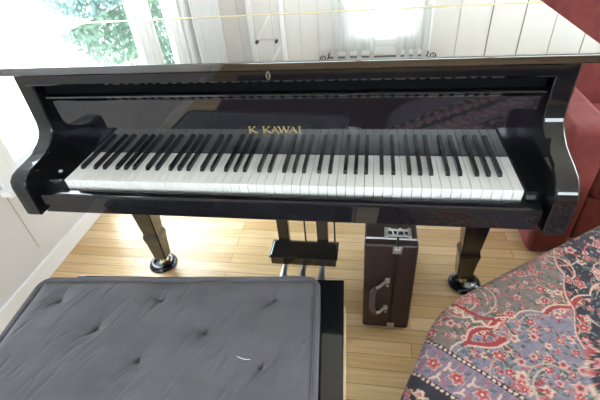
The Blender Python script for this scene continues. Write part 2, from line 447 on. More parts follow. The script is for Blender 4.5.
tree('broadleaf_tree', -5.1, 8.6, [(-5.0, 8.0, 3.0, 1.1), (-5.0, 8.7, 4.3, 1.2), (-5.1, 9.6, 3.4, 1.2), (-5.0, 10.6, 4.3, 1.3), (-5.0, 10.4, 2.7, 1.1), (-5.0, 7.0, 2.7, .8), (-5.0, 6.2, 2.2, .55), (-5.0, 9.3, 5.2, 1.2), (-5.0, 8.3, 2.0, 1.0)], 16000, 'leaf',
     'leafy green tree outside the left window', 1.8, .062)
tree('garden_shrub', -2.9, 5.2, [(-2.9, 4.4, 1.0, .55), (-2.9, 5.1, 1.25, .6), (-2.9, 5.9, 1.4, .65), (-2.9, 5.4, .5, .7), (-2.9, 3.8, .7, .5)], 7000, 'leaf_dark',
     'low dark bushy shrub in front of the tree outside the left window', .3, .05)

# ---------------------------------------------------------------- grand piano
P0 = Vector((0, .5, 0))
piano = thing('grand_piano', P0, 'black polished grand piano with closed lid and open keyboard', 'piano')
AL, AR = (-.737, -.687), (.655, .705)            # side arms
LX0, LX1 = -.762, .740                           # lid edges
def plan(x0, x1, ystart, yend, ins=0):
    pts = [(x0, ystart), (x1, ystart), (x1, .86)]
    ctrl = [(x1, .86), (x1, 1.25), (x1-.50, 1.15), (x1-.62, yend-.28)]
    def bez(c, t): return tuple(sum(k*p[i] for k, p in zip(((1-t)**3, 3*t*(1-t)**2, 3*t*t*(1-t), t**3), c)) for i in (0, 1))
    pts += [bez(ctrl, i/20) for i in range(1, 21)]
    c2 = [(x1-.62, yend-.28), (x1-.68, yend+.02), (x0+.10, yend+.05), (x0, yend-.30)]
    pts += [bez(c2, i/16) for i in range(1, 17)]
    return pts
body = obj('case_body', prism(bmesh.new(), plan(AL[0], AR[1], .172, 1.74), .69, .998, 'z'), 'lacquer', piano, smooth=30)
obj('keybed', B(AL[1], AR[0], -.034, .172, .642, .690, bev=.003), 'lacquer', piano)
# arms: S-curved cheeks either side of the keyboard
def arm_profile(curve_pts):
    return [(.172, .998), (.130, .998)]+curve_pts+[(-.056, .742), (-.056, .652), (-.052, .645), (.172, .644)]
left_curve = [(.129, .93), (.128, .885), (.126, .845), (.121, .827), (.112, .814), (.093, .800), (.058, .784), (.020, .779), (-.010, .777), (-.034, .772), (-.050, .760)]
right_curve = [(.130, .93), (.129, .895), (.126, .868), (.118, .848), (.105, .835), (.074, .818), (.042, .809), (.010, .802), (-.018, .793), (-.038, .779), (-.051, .764)]
for a, cv in ((AL, left_curve), (AR, right_curve)):
    obj('side_arm', prism(bmesh.new(), arm_profile(cv), a[0], a[1], 'x', bev=.006, seg=3), 'lacquer', piano, smooth=35)
obj('key_slip', prism(bmesh.new(), [(-.010, .676), (-.010, .711), (-.013, .713), (-.030, .7115), (-.0385, .708), (-.041, .702), (-.041, .676)], AL[1]+.012, AR[0]-.006, 'x', bev=.004), 'lacquer', piano, smooth=30)
# cheek blocks
for a, b_ in ((AL[1]+.002, -.6135), (.6135, AR[0]-.002)):
    cb = obj('cheek_block', B(a, b_, -.008, .150, .690, .737, bev=.0035), 'lacquer', piano)
    if a < 0: obj('block_screw', lathe(bmesh.new(), [(0, .737), (.006, .737), (.006, .739), (.003, .741), (0, .741)], -.648, .040, 14), 'chrome', cb, smooth=True)
# fallboard with its bead and the piece with the keyhole above
fb = [(.153, .739), (.153, .904), (.1520, .909), (.1490, .9125), (.1455, .9150), (.1440, .9180), (.1450, .9215), (.1480, .9235), (.166, .9235), (.166, .739)]
fall = obj('fallboard', prism(bmesh.new(), fb, AL[1]+.001, AR[0]-.001, 'x'), 'fall_lacquer', piano, smooth=30)
rail = obj('lock_rail', prism(bmesh.new(), [(.105, .972), (.103, .976), (.103, .999), (.166, .999), (.166, .966), (.150, .966), (.107, .970)], AL[1]+.001, AR[0]-.001, 'x'), 'lacquer', piano, smooth=25)
obj('recess_shade_strip', B(AL[1]+.001, AR[0]-.001, .1665, .1715, .90, .968), mat('recess_shade_black', (.004, .004, .005), .95, spec=.1), piano)  # matte black strip, the shade of the recess put into its colour
kh = bmesh.new()
lathe(kh, [(0, 0), (.0035, 0), (.0045, .001), (.0062, .001), (.0062, 0)], 0, 0, 18)
bmesh.ops.transform(kh, matrix=Matrix.Translation((-.003, .103, .990)) @ Matrix.Rotation(PI/2, 4, 'X') @ Matrix.Diagonal((1, 1.5, 1, 1)), verts=kh.verts)
kp = obj('keyhole_plate', prism(bmesh.new(), [(-.003+.0062*math.cos(2*PI*k/20), .988+(.0105*math.sin(2*PI*k/20))) for k in range(20)], .1020, .1032, 'y'), 'dull_brass', rail)
hb = bmesh.new()
prism(hb, [(-.003+.0026*math.cos(2*PI*k/12), .9915+.0026*math.sin(2*PI*k/12)) for k in range(12)], .1015, .1021, 'y'); prism(hb, [(-.0042, .9905), (-.0055, .981), (-.0005, .981), (-.0018, .9905)], .1014, .1021, 'y')
obj('keyhole', hb, 'iron', kp); kh.free()
# gold lettering on the fallboard
def lettering():
    bm = bmesh.new(); px = .00289; zb, h = .8045, .0190
    def X(p): return -.0885+(p-250)*px
    def bar(xa, za, xb, zb_, w):
        d = Vector((xb-xa, 0, zb_-za)); L = d.length
        mt = Matrix.Translation(((xa+xb)/2, .15265, (za+zb_)/2)) @ Matrix.Rotation(-math.atan2(d.z, d.x), 4, 'Y')
        box(bm, -L/2, L/2, -.00035, .00035, -w/2, w/2, mtx=mt)
    T, t, sw = .0036, .0015, .0014
    def serif(x, z, w=.0078): bar(x-w/2, z, x+w/2, z, sw)
    def K(x, w):
        bar(x+.003, zb, x+.003, zb+h, T); bar(x+.004, zb+h*.42, x+w-.002, zb+h, t); bar(x+.006, zb+h*.52, x+w, zb, T)
        serif(x+.003, zb); serif(x+.003, zb+h); serif(x+w-.003, zb+h, .007); serif(x+w-.001, zb, .008)
    def A(x, w):
        bar(x+.002, zb, x+w*.52, zb+h, t); bar(x+w*.48, zb+h, x+w-.003, zb, T); bar(x+w*.25, zb+h*.34, x+w*.75, zb+h*.34, t)
        serif(x+.002, zb, .007); serif(x+w-.003, zb, .008)
    def W_(x, w):
        bar(x+.003, zb+h, x+w*.30, zb, T); bar(x+w*.30, zb, x+w*.5, zb+h, t); bar(x+w*.48, zb+h, x+w*.72, zb, T); bar(x+w*.72, zb, x+w-.002, zb+h, t)
        serif(x+.002, zb+h, .008); serif(x+w*.49, zb+h, .007); serif(x+w-.002, zb+h, .007)
    K(X(249), .021); bar(X(257.5)-.001, zb+.0012, X(257.5)+.0017, zb+.0012, .0026)
    K(X(263), .022); A(X(270.7), .024); W_(X(278.2), .033); A(X(288.8), .024); xi = X(299.3); bar(xi, zb, xi, zb+h, T); serif(xi, zb); serif(xi, zb+h)
    return bm
obj('lettering', lettering(), 'gold', fall, label='gold serif letters K. KAWAI')
# keys
wbm = bmesh.new()
wm = None
KW = 1.222/52
def share(name, me, x, parent, m):
    o = bpy.data.objects.new(name, me); COL.objects.link(o); o.parent = parent; o.location = Vector((x, 0, 0))-P0; return o
t = bmesh.new(); box(t, -KW/2+.00055, KW/2-.00055, 0, .1528, .7165, .735, bev=.0012); box(t, -KW/2+.0009, KW/2-.0009, .0015, .05, .692, .7168)
wme = bpy.data.meshes.new('white_key'); t.to_mesh(wme); t.free(); wme.materials.append(M['ivory'])
t = bmesh.new()
pf = [(.0525, .7365), (.0535, .7420), (.0580, .7475), (.0610, .7485), (.1526, .7485), (.1526, .7365)]
a = [t.verts.new((-.0056 if z < .74 else -.0048, y, z)) for y, z in pf]; b_ = [t.verts.new((.0056 if z < .74 else .0048, y, z)) for y, z in pf]
t.faces.new(a); t.faces.new(b_[::-1])
for i in range(6): t.faces.new((a[i], b_[i], b_[(i+1) % 6], a[(i+1) % 6]))
bmesh.ops.recalc_face_normals(t, faces=t.faces); bmesh.ops.bevel(t, geom=t.edges[:], offset=.0011, segments=2, affect='EDGES')
bme = bpy.data.meshes.new('black_key'); t.to_mesh(bme); t.free(); bme.materials.append(M['ebony'])
for i in range(52): share('white_key', wme, -.611+KW*(i+.5), piano, 'ivory')
octv = 'ABCDEFG'
shift = {'A': .0, 'C': -.0030, 'D': .0030, 'F': -.0036, 'G': .0}
shift['A'] = .0034
for i in range(51):
    nm = octv[i % 7]
    if nm in 'ACDFG': share('black_key', bme, -.611+KW*(i+1)+shift[nm], piano, 'ebony')
obj('key_felt', B(-.611, .611, .1530, .1535, .690, .7385), mat('dark_felt', (.02, .02, .05), .9), piano)
# lid: front flap, main lid, brass piano hinge
obj('lid_front_flap', B(LX0, LX1, .100, .5505, 1.000, 1.022, bev=.004, seg=3), 'lid_lacquer', piano, smooth=30)
lidp = plan(LX0, LX1, .5535, 1.775)
lid = obj('main_lid', prism(bmesh.new(), lidp, 1.000, 1.022, 'z', bev=.004, seg=3), 'lid_lacquer', piano, smooth=30)
hg = bmesh.new(); tube(hg, [(LX0+.004, .552, 1.0215), (LX1-.004, .552, 1.0215)], .0027, 10)
box(hg, LX0+.004, LX1-.004, .548, .556, 1.0219, 1.0223)
obj('lid_hinge', hg, 'hinge', lid, smooth=True)
# legs, with a caster cup under each
def leg(x, y, dx):
    bm = bmesh.new(); x += dx
    frustum(bm, x, y, [(.028, .028, .052), (.034, .034, .150), (.039, .039, .190), (.032, .032, .207), (.034, .034, .23), (.056, .056, .56), (.060, .060, .69)], bev=.004)
    o = obj('leg', bm, 'leg_lacquer', piano)
    obj('caster', lathe(bmesh.new(), [(0, .016), (.015, .016), (.019, .03), (.012, .040), (.022, .046), (.024, .053), (0, .053)], x, y, 20), 'brass', o, smooth=True)
    x -= dx*1.0
    obj('caster_cup', lathe(bmesh.new(), [(0, 0), (.060, 0), (.064, .004), (.062, .010), (.050, .021), (.044, .0225), (.038, .020), (.030, .015), (0, .014)], x, y, 36), 'cup', o, smooth=True)
leg(-.686, .365, .012); leg(.650, .352, -.014); leg(-.40, 1.45, 0)
# pedal lyre
ly = obj('pedal_lyre', B(-.142, .128, .300, .392, .108, .160, bev=.005), 'leg_lacquer', piano)
obj('lyre_post', frustum(bmesh.new(), -.088, .366, [(.022, .015, .158), (.024, .018, .642)], bev=.003), 'leg_lacquer', ly)
obj('lyre_post', frustum(bmesh.new(), .072, .366, [(.022, .015, .158), (.024, .018, .642)], bev=.003), 'leg_lacquer', ly)
obj('lyre_moulding', B(-.148, .134, .294, .398, .150, .158, bev=.003), 'leg_lacquer', ly)
for x in (-.004, .118): obj('pedal_rod', tube(bmesh.new(), [(x, .386, .158), (x, .386, .642)], .0035, 8), 'iron', ly, smooth=True)
def pedal(x):
    pts = [(x, .33, .092, .009), (x, .298, .094, .010), (x, .280, .092, .011), (x, .265, .088, .0135), (x, .250, .083, .0175), (x, .235, .077, .0225), (x, .215, .069, .027), (x, .190, .060, .028), (x, .175, .056, .022)]
    bm = bmesh.new(); rows = []
    for px, y, z, w in pts:
        rows.append([bm.verts.new((px+w*s, y, z+.005*(1-abs(s)**2)+dz)) for s, dz in ((-1, 0), (-.5, 0), (0, 0), (.5, 0), (1, 0), (1, -.007), (-1, -.007))])
    for a, b_ in zip(rows, rows[1:]):
        for k in range(7): bm.faces.new((a[k], a[(k+1) % 7], b_[(k+1) % 7], b_[k]))
    bm.faces.new(rows[0]); bm.faces.new(rows[-1][::-1])
    obj('pedal', bm, 'pedal', ly, smooth=50)
for x in (-.086, -.008, .070): pedal(x)

# ---------------------------------------------------------------- bench and cushion
def rotated(o, ang): o.rotation_euler[2] = ang; return o
bench = thing('piano_bench', (.186, -.086, 0), 'black polished piano bench under the grey tufted cushion', 'bench')
def bpart(name, bm, m, **k): return obj(name, bm, m, bench, **k)
bx0, bx1, by0, by1 = -.60, .187, -.50, -.086
bpart('seat_board', B(bx0, bx1, by0, by1, .462, .480, bev=.0025), 'lacquer')
ap = bmesh.new()
for a in ((bx0+.03, bx1-.012, by0+.012, by0+.034), (bx0+.03, bx1-.012, by1-.034, by1-.012), (bx0+.012, bx0+.034, by0+.034, by1-.034)): box(ap, *a, .372, .4618, bev=.002)
bpart('apron', ap, 'lacquer')
bpart('end_rail', B(bx1-.010, bx1+.0050, by0+.055, by1-.075, .390, .4618, bev=.002), 'palerail', label='pale end rail')  # pale tan rail with streaky tone along the bench's right end
for x in (bx0+.04, bx1-.042):
    for y in (by0+.04, by1-.04): bpart('leg', frustum(bmesh.new(), x, y, [(.018, .018, 0), (.026, .026, .462)], bev=.002), 'lacquer')
bench.rotation_euler[2] = math.radians(3.2)

CA = math.radians(4.8); CO = Vector((.120, -.135, 0))
ex = Vector((math.cos(CA), math.sin(CA), 0)); ey = Vector((-math.sin(CA), math.cos(CA), 0))
def cu(x, y, z): return CO+ex*x+ey*y+Vector((0, 0, z))
CL, CD = .762, .365
tufts_w = [(-.545, -.276), (-.264, -.249), (.028, -.227), (-.395, -.346), (-.118, -.331), (-.249, -.417), (.035, -.404)]
tufts = []
for x, y in tufts_w:
    d = Vector((x-.010, y+.018, 0))-CO; tufts.append((d.dot(ex), d.dot(ey)))
def cush():
    nx, ny = 300, 150; xs = np.linspace(-1, 1, nx); ys = np.linspace(-1, 1, ny)
    U, V = np.meshgrid(xs, ys)
    # square -> rounded rectangle
    hx, hy, rc = CL/2, CD/2, .032
    X = U*hx; Y = V*hy
    ax = np.maximum(np.abs(X)-(hx-rc), 0); ay = np.maximum(np.abs(Y)-(hy-rc), 0); L = np.hypot(ax, ay)
    Linf = np.maximum(ax, ay); sc = np.where(L > 1e-9, Linf/np.maximum(L, 1e-9), 1)
    X = np.sign(X)*(np.minimum(np.abs(X), hx-rc)+ax*sc); Y = np.sign(Y)*(np.minimum(np.abs(Y), hy-rc)+ay*sc)
    xl = X-hx; yl = Y-hy
    ed = np.minimum(hx-np.abs(X), hy-np.abs(Y))
    Z = .546-.018*np.exp(-(ed/.022)**1.3)
    R2 = np.random.RandomState(3)
    for k in range(26):     # soft lengthwise wrinkles
        f = R2.uniform(25, 70); an = R2.normal(1.15, .22); p = R2.uniform(0, 6.28)
        g = np.sin((xl*math.sin(an)-yl*math.cos(an))*f*1.4+p)*np.sin((xl*math.cos(an)+yl*math.sin(an))*R2.uniform(4, 9)+R2.uniform(0, 6))
        Z += g*.00022
    for k in range(95):     # short creases
        px_, py_ = R2.uniform(-CL, 0), R2.uniform(-CD, 0); an = R2.normal(1.1, .12); ln = R2.uniform(.015, .05)
        dx, dy = xl-px_, yl-py_; u = dx*math.cos(an)+dy*math.sin(an); w = -dx*math.sin(an)+dy*math.cos(an)
        Z -= R2.uniform(.0012, .0030)*np.exp(-(w/.0038)**2-(u/ln)**2)
    for i, (tx, ty) in enumerate(tufts):
        dx, dy = xl-tx, yl-ty; r = np.hypot(dx, dy)
        Z -= .019*np.exp(-(r/.026)**1.15)+.004*np.exp(-(r/.07)**2)
        for an, ln, dp in ((R2.normal(1.12, .12), R2.uniform(.03, .06), .0036), (R2.normal(1.2, .12)+PI, R2.uniform(.03, .06), .0036), (R2.normal(.0, .2), .03, .0022), (R2.normal(PI, .2), .03, .0022)):
            u = dx*math.cos(an)+dy*math.sin(an); w = -dx*math.sin(an)+dy*math.cos(an)
            Z -= dp*np.exp(-(w/.0042)**2)*np.where(u > 0, np.exp(-(u/ln)**2), np.exp(-(u/.006)**2))
    bm = bmesh.new()
    g = [[bm.verts.new(cu(xl[j, i], yl[j, i], Z[j, i])) for i in range(nx)] for j in range(ny)]
    for j in range(ny-1):
        for i in range(nx-1): bm.faces.new((g[j][i], g[j][i+1], g[j+1][i+1], g[j+1][i]))
    rim = [(0, i) for i in range(nx)]+[(j, nx-1) for j in range(1, ny)]+[(ny-1, i) for i in range(nx-2, -1, -1)]+[(j, 0) for j in range(ny-2, 0, -1)]
    prev = [g[j][i] for j, i in rim]; n = len(rim)
    base = [(xl[j, i], yl[j, i]) for j, i in rim]
    cxx, cyy = -hx, -hy
    for z, k in ((.515, 1.004), (.495, 1.003), (.4812, .996)):
        cur = [bm.verts.new(cu(cxx+(x-cxx)*k, cyy+(y-cyy)*(1+(k-1)*2), z)) for x, y in base]
        for q in range(n): bm.faces.new((prev[q], prev[(q+1) % n], cur[(q+1) % n], cur[q]))
        prev = cur
    bm.faces.new(prev)
    return bm, base
cbm, cbase = cush()
cushion = thing('seat_cushion', CO+ex*(-CL/2)+ey*(-CD/2)+Vector((0, 0, .4805)), 'dark grey tufted cushion lying on the piano bench', 'cushion')
obj('pad', cbm, 'fabric', cushion, smooth=180)
step = cbase[::3]
obj('piping', tube(bmesh.new(), [cu(x+(.003 if x > -CL/2 else -.003), y+(.003 if y > -CD/2 else -.003), .5300) for x, y in step], .0072, 8, closed=True), 'fabric', cushion, smooth=True)
obj('piping', tube(bmesh.new(), [cu(x+(.003 if x > -CL/2 else -.003), y+(.003 if y > -CD/2 else -.003), .4865) for x, y in step], .0055, 8, closed=True), 'fabric', cushion, smooth=True)
for tx, ty in tufts:
    obj('tuft_stitch', tube(bmesh.new(), [cu(tx-.004, ty-.003, .5262), cu(tx, ty, .5272), cu(tx+.004, ty+.003, .5262)], .0016, 6), 'tuft', cushion)
d = Vector((-.012, -.384, 0))-CO; lx, ly_ = d.dot(ex), d.dot(ey)
tag(obj('lint_thread', tube(bmesh.new(), [cu(lx-.014, ly_+.006, .5470), cu(lx-.004, ly_+.0015, .5474), cu(lx+.006, ly_-.001, .5474), cu(lx+.016, ly_-.0005, .5468)], .0007, 6), 'lint', smooth=True),
    'short white thread of lint lying on the grey cushion', 'thread')

# ---------------------------------------------------------------- instrument case
cx0, cx1, cy0, cy1, ch = .240, .409, .110, .52, .430
case = thing('instrument_case', ((cx0+cx1)/2, (cy0+cy1)/2, 0), 'dark brown instrument case standing on the floor under the piano', 'case')
seam = .345
obj('case_shell', B(cx0, seam-.0015, cy0, cy1, 0, ch, bev=.009, seg=3), 'leather', case, smooth=35)
obj('case_cover', B(seam+.0015, cx1, cy0, cy1, 0, ch, bev=.009, seg=3), 'leather', case, smooth=35)
gp = bmesh.new(); box(gp, seam-.004, seam+.004, cy0+.006, cy1-.006, .006, ch-.006); obj('seam_strip', gp, 'iron', case)
tr = bmesh.new()
for x0_, x1_ in ((cx0+.004, seam-.004), (seam+.004, cx1-.004)):
    tube(tr, [(x0_, cy0+.030, ch+.0012), (x1_, cy0+.030, ch+.0012)], .0032, 8)
for x_, s in ((cx0, -1), (cx1, 1)): tube(tr, [(x_+s*.0005, cy0+.030, ch-.004), (x_+s*.0008, cy0+.030, ch-.06)], .0026, 8)
obj('metal_edging', tr, 'chrome', case, smooth=True)
def latch(name, bm): return obj(name, bm, 'chrome', case)
lb = bmesh.new(); box(lb, seam-.016, seam-.001, cy0-.004, cy0+.001, ch-.034, ch-.004, bev=.0015); box(lb, seam+.001, seam+.014, cy0-.004, cy0+.001, ch-.034, ch-.004, bev=.0015); box(lb, seam-.010, seam+.008, cy0-.007, cy0-.003, ch-.026, ch-.012, bev=.0015)
latch('latch', lb)
lb = bmesh.new(); box(lb, seam-.014, seam-.001, cy0-.003, cy0+.001, .004, .030, bev=.0012); box(lb, seam+.001, seam+.012, cy0-.003, cy0+.001, .004, .030, bev=.0012); tube(lb, [(seam, cy0-.003, .004), (seam, cy0-.003, .030)], .003, 8)
latch('hinge', lb)
lb = bmesh.new()
for y in (.155, .182): box(lb, seam-.030, seam+.036, y-.004, y+.004, ch-.001, ch+.004, bev=.0015)
tube(lb, [(seam-.034+.07*(i/24)+.0, .168+.020*math.sin(i/24*2*PI*2), ch+.005+.002*math.cos(i)) for i in range(25)], .0022, 6)
for x in (seam-.036, seam+.038): box(lb, x-.006, x+.006, .146, .190, ch-.001, ch+.006, bev=.002)
latch('clasp', lb)
# handle on the front face
hz0, hz1, hxr, hxl = .125, .268, .318, .272
hp = [(hxr, cy0-.004, hz1), (hxr-.020, cy0-.028, hz1), (hxl+.010, cy0-.036, hz1-.006), (hxl, cy0-.036, hz1-.028), (hxl, cy0-.036, hz0+.028), (hxl+.010, cy0-.036, hz0+.006), (hxr-.020, cy0-.028, hz0), (hxr, cy0-.004, hz0)]
hd = obj('handle', tube(bmesh.new(), hp[2:6], [.008, .010, .010, .008], 10), 'case_handle', case, smooth=True)
for z, pp in ((hz1, hp[:3]), (hz0, hp[5:])):
    lb = tube(bmesh.new(), pp, .0055, 8); box(lb, hxr-.006, hxr+.010, cy0-.008, cy0+.001, z-.010, z+.010, bev=.002)
    lathe(lb, [(0, z-.032), (.005, z-.032), (.005, z-.024), (0, z-.024)], hxr+.004, cy0, 10)
    obj('handle_bracket', lb, 'chrome', hd, smooth=30)

# ---------------------------------------------------------------- patterned throw over an ottoman
TO = Vector((.424, -.204, 0)); es = Vector((.778, .628, 0)); et = Vector((.628, -.778, 0))
OUT = [(.308, -.462), (.324, -.411), (.341, -.355), (.364, -.305), (.395, -.226), (.428, -.171), (.477, -.123), (.606, -.029), (.732, .057), (.807, .106), (1.0, .235), (1.13, .30),
       (1.24, .31), (1.33, .23), (1.36, .05), (1.36, -.25), (1.32, -.52), (1.2, -.74), (.95, -.83), (.60, -.81), (.40, -.73), (.32, -.60)]
def to_st(x, y):
    d = Vector((x, y, 0))-TO; return (d.dot(es), d.dot(et))
OST = [to_st(*p) for p in OUT]; TC = to_st(.85, -.28)
def edge_radius(a):
    c, s = math.cos(a), math.sin(a); best = .3
    for (s0, t0), (s1, t1) in zip(OST, OST[1:]+OST[:1]):
        ax, ay, bx, by = s0-TC[0], t0-TC[1], s1-s0, t1-t0
        den = c*by-s*bx
        if abs(den) < 1e-9: continue
        r = (ax*by-ay*bx)/den; q = (ax*s-ay*c)/den
        if r > 0 and -1e-6 <= q <= 1+1e-6: best = r
    return best
def ang(x, y):
    p = to_st(x, y); return math.atan2(p[1]-TC[1], p[0]-TC[0]) % (2*PI)
def paint():
    res = .0014; s0, s1, t0, t1 = -.36, .80, -.10, .70
    ns, nt = int((s1-s0)/res), int((t1-t0)/res)
    Sg, Tg = np.meshgrid(s0+res*np.arange(ns), t0+res*np.arange(nt), indexing='ij')
    R3 = np.random.RandomState(11)
    C = np.zeros((ns, nt, 3)); 
    olive, blue, lilac, navy = np.array((.190, .165, .145)), np.array((.215, .205, .265)), np.array((.235, .19, .26)), np.array((.022, .02, .035))
    red, rose, pink, cream, green, teal = np.array((.33, .035, .04)), np.array((.46, .12, .13)), np.array((.60, .30, .29)), np.array((.62, .49, .38)), np.array((.07, .10, .055)), np.array((.09, .15, .17))
    sp = Sg-.28*(Tg-.02)-(-.068)        # distance along the cloth from the bead line
    wob = .012*np.sin(Tg*38)+.008*np.sin(Tg*95+1)
    med = Tg-(.075+.22*np.clip(Sg-.02, 0, 1))+.012*np.abs(np.sin(Sg*46))+.01*np.sin(Sg*17)     # >0 blue medallion
    far = Sg+1.05*Tg-.435+.016*np.abs(np.sin(Tg*40))                                             # >0 navy corner
    C[:] = olive
    C[med > 0] = blue
    C[far > 0] = navy
    C *= (.85+.3*R3.rand(ns//4+1, nt//4+1).repeat(4, 0).repeat(4, 1)[:ns, :nt, None])
    def disc(s, t, r, col, a=0., e=1., pet=0, pa=.25):
        i0, i1 = max(int((s-r*1.5-s0)/res), 0), min(int((s+r*1.5-s0)/res)+2, ns); j0, j1 = max(int((t-r*1.5-t0)/res), 0), min(int((t+r*1.5-t0)/res)+2, nt)
        if i0 >= i1 or j0 >= j1: return
        ds, dt = Sg[i0:i1, j0:j1]-s, Tg[i0:i1, j0:j1]-t
        u = ds*math.cos(a)+dt*math.sin(a); w = (-ds*math.sin(a)+dt*math.cos(a))*e
        rr = np.hypot(u, w); th = np.arctan2(w, u)
        lim = r*(1+(pa*np.cos(pet*th) if pet else 0))
        C[i0:i1, j0:j1][rr < lim] = col
    def flower(s, t, r, c1, c2, c3):
        a = R3.uniform(0, 3)
        disc(s, t, r*1.18, cream*.9, a, 1, 5, .2); disc(s, t, r, c1, a, 1, 5, .22); disc(s, t, r*.55, c2, a, 1, 5, .15); disc(s, t, r*.24, c3)
    def leaf(s, t, r, a, col): disc(s, t, r, col, a, 2.4)
    def curve(pts, w, col, dotted=None):
        for (a0, b0), (a1, b1) in zip(pts, pts[1:]):
            L = math.hypot(a1-a0, b1-b0); n = max(int(L/(w*.5)), 1)
            for k in range(n): disc(a0+(a1-a0)*k/n, b0+(b1-b0)*k/n, w, col)
    for k in range(2600):       # small filling motifs
        s, t = R3.uniform(-.05, .78), R3.uniform(-.08, .68)
        q = R3.randint(6)
        if q < 3: leaf(s, t, R3.uniform(.003, .006), R3.uniform(0, 3), [green, teal, lilac*.6, rose*.7][R3.randint(4)])
        elif q < 5: disc(s, t, R3.uniform(.0018, .0034), [cream, rose, red, pink, teal][R3.randint(5)])
        else: disc(s, t, .0042, [teal, blue*1.3, olive*.5][R3.randint(3)], .8, 1, 4, .35)
    # scrolling vines
    for k in range(64):
        s, t = R3.uniform(-.05, .7), R3.uniform(-.05, .65); r = R3.uniform(.022, .060); a0 = R3.uniform(0, 6.28); sweep = R3.uniform(2.2, 5.0)*R3.choice([-1, 1])
        pts = [(s+r*(1-.45*i/24)*math.cos(a0+sweep*i/24), t+r*(1-.45*i/24)*math.sin(a0+sweep*i/24)) for i in range(25)]
        curve(pts, .0019, (rose if R3.randint(3) == 0 else cream*.8))
        for i in range(3, 24, 4):
            leaf(pts[i][0]+R3.normal(0, .004), pts[i][1]+R3.normal(0, .004), .0065, R3.uniform(0, 3), [green, teal, rose][R3.randint(3)])
    n = 0; placed = []
    while n < 700:
        s, t = R3.uniform(-.05, .78), R3.uniform(-.08, .68); r = R3.choice([.0040, .0050, .0065, .0085, .011])
        if any((s-p)**2+(t-q)**2 < (r+z+.0015)**2 for p, q, z in placed): 
            n += .12; continue
        placed.append((s, t, r)); n += 1
        c1, c2, c3 = [(red, rose, cream), (rose, red, cream), (pink, red, green), (red, cream, red), (cream, rose, red), (rose, cream, teal)][R3.randint(6)]
        flower(s, t, r, c1, c2, c3)
        for q in range(3):
            an = R3.uniform(0, 6.28); leaf(s+math.cos(an)*r*1.9, t+math.sin(an)*r*1.9, r*.75, an, [green, teal, green, red][R3.randint(4)])
    for k in range(26):         # large scrolls over the field
        s, t = R3.uniform(.0, .55), R3.uniform(-.04, .5); r = R3.uniform(.030, .075); a0 = R3.uniform(0, 6.28); sweep = R3.uniform(2.5, 4.6)*R3.choice([-1, 1])
        pts = [(s+r*(1-.5*i/30)*math.cos(a0+sweep*i/30), t+r*(1-.5*i/30)*math.sin(a0+sweep*i/30)) for i in range(31)]
        curve(pts, .0020, [cream*.85, rose*.9, cream*.7][R3.randint(3)])
        flower(pts[-1][0], pts[-1][1], .009, rose, red, cream)
    # medallion outlines: cream serrated line with red tongue inside
    def outline(fld, w, col, lo=0.): C[(fld > lo) & (fld < lo+w)] = col
    outline(med, .0045, cream); m = (med > .0045) & (med < .0150) & (np.sin(Sg*30) > -.1); C[m] = red
    outline(med, .0018, cream*.9, .0150); outline(far, .0040, cream); outline(far, .004, rose*.8, .004)
    # serrated leaf shape
    curve([(.052, -.02), (.040, -.008), (.055, -.002), (.042, .010), (.056, .018), (.044, .030), (.060, .040), (.052, .052), (.070, .062), (.066, .078), (.085, .090), (.10, .086)], .0030, cream)
    curve([(.058, -.018), (.063, .0), (.066, .018), (.071, .036), (.080, .056), (.098, .074)], .0042, red)
    curve([(-.005, .082), (.020, .104), (.045, .118), (.075, .122)], .006, red); curve([(-.005, .089), (.020, .112), (.045, .127), (.078, .130)], .0022, cream)
    # border: bead line, lilac band, bead line, navy band, lilac edge
    def band(lo, hi, col):
        mk = (sp > lo) & (sp < hi); C[mk] = col; return mk
    band(-.092, 0, lilac)
    mk = (sp > -.092) & (sp < 0); C[mk & (np.sin(sp*900) > .35)] = lilac*.72; C[mk & (np.sin(Tg*420+sp*50) > .8)] = lilac*1.2
    band(-.20, -.092, navy); band(-.5, -.20, lilac*.8)
    for base in (0., -.092, -.20):
        mk = (sp > base-.0055) & (sp < base+.0055); C[mk] = navy
        k = np.arange(-.1, .7, .0105)
        for tt in k: disc(-.068+.28*(tt-.02)+base, tt, .0036, cream*1.05)
    for k, tt in enumerate(np.arange(-.08, .7, .052)):
        sc = -.068+.28*(tt-.02)-.046
        flower(sc, tt, .013, rose, red, cream)
        for q in (-1, 1):
            curve([(sc+q*.030, tt+.020), (sc+q*.016, tt+.026), (sc+q*.004, tt+.024)], .0026, cream); curve([(sc+q*.016, tt+.026), (sc+q*.018, tt+.036)], .0026, cream)
            leaf(sc+q*.024, tt+.006, .008, .5, teal); leaf(sc+q*.028, tt-.010, .007, 2., rose)
        sc2 = sc-.10
        flower(sc2, tt+.01, .017, rose, blue*1.5, red); flower(sc2+.026, tt+.034, .009, cream, red, cream); flower(sc2-.026, tt+.034, .009, blue*1.8, rose, cream)
        leaf(sc2, tt+.036, .010, 1., blue*1.6)
    return C, s0, t0, res
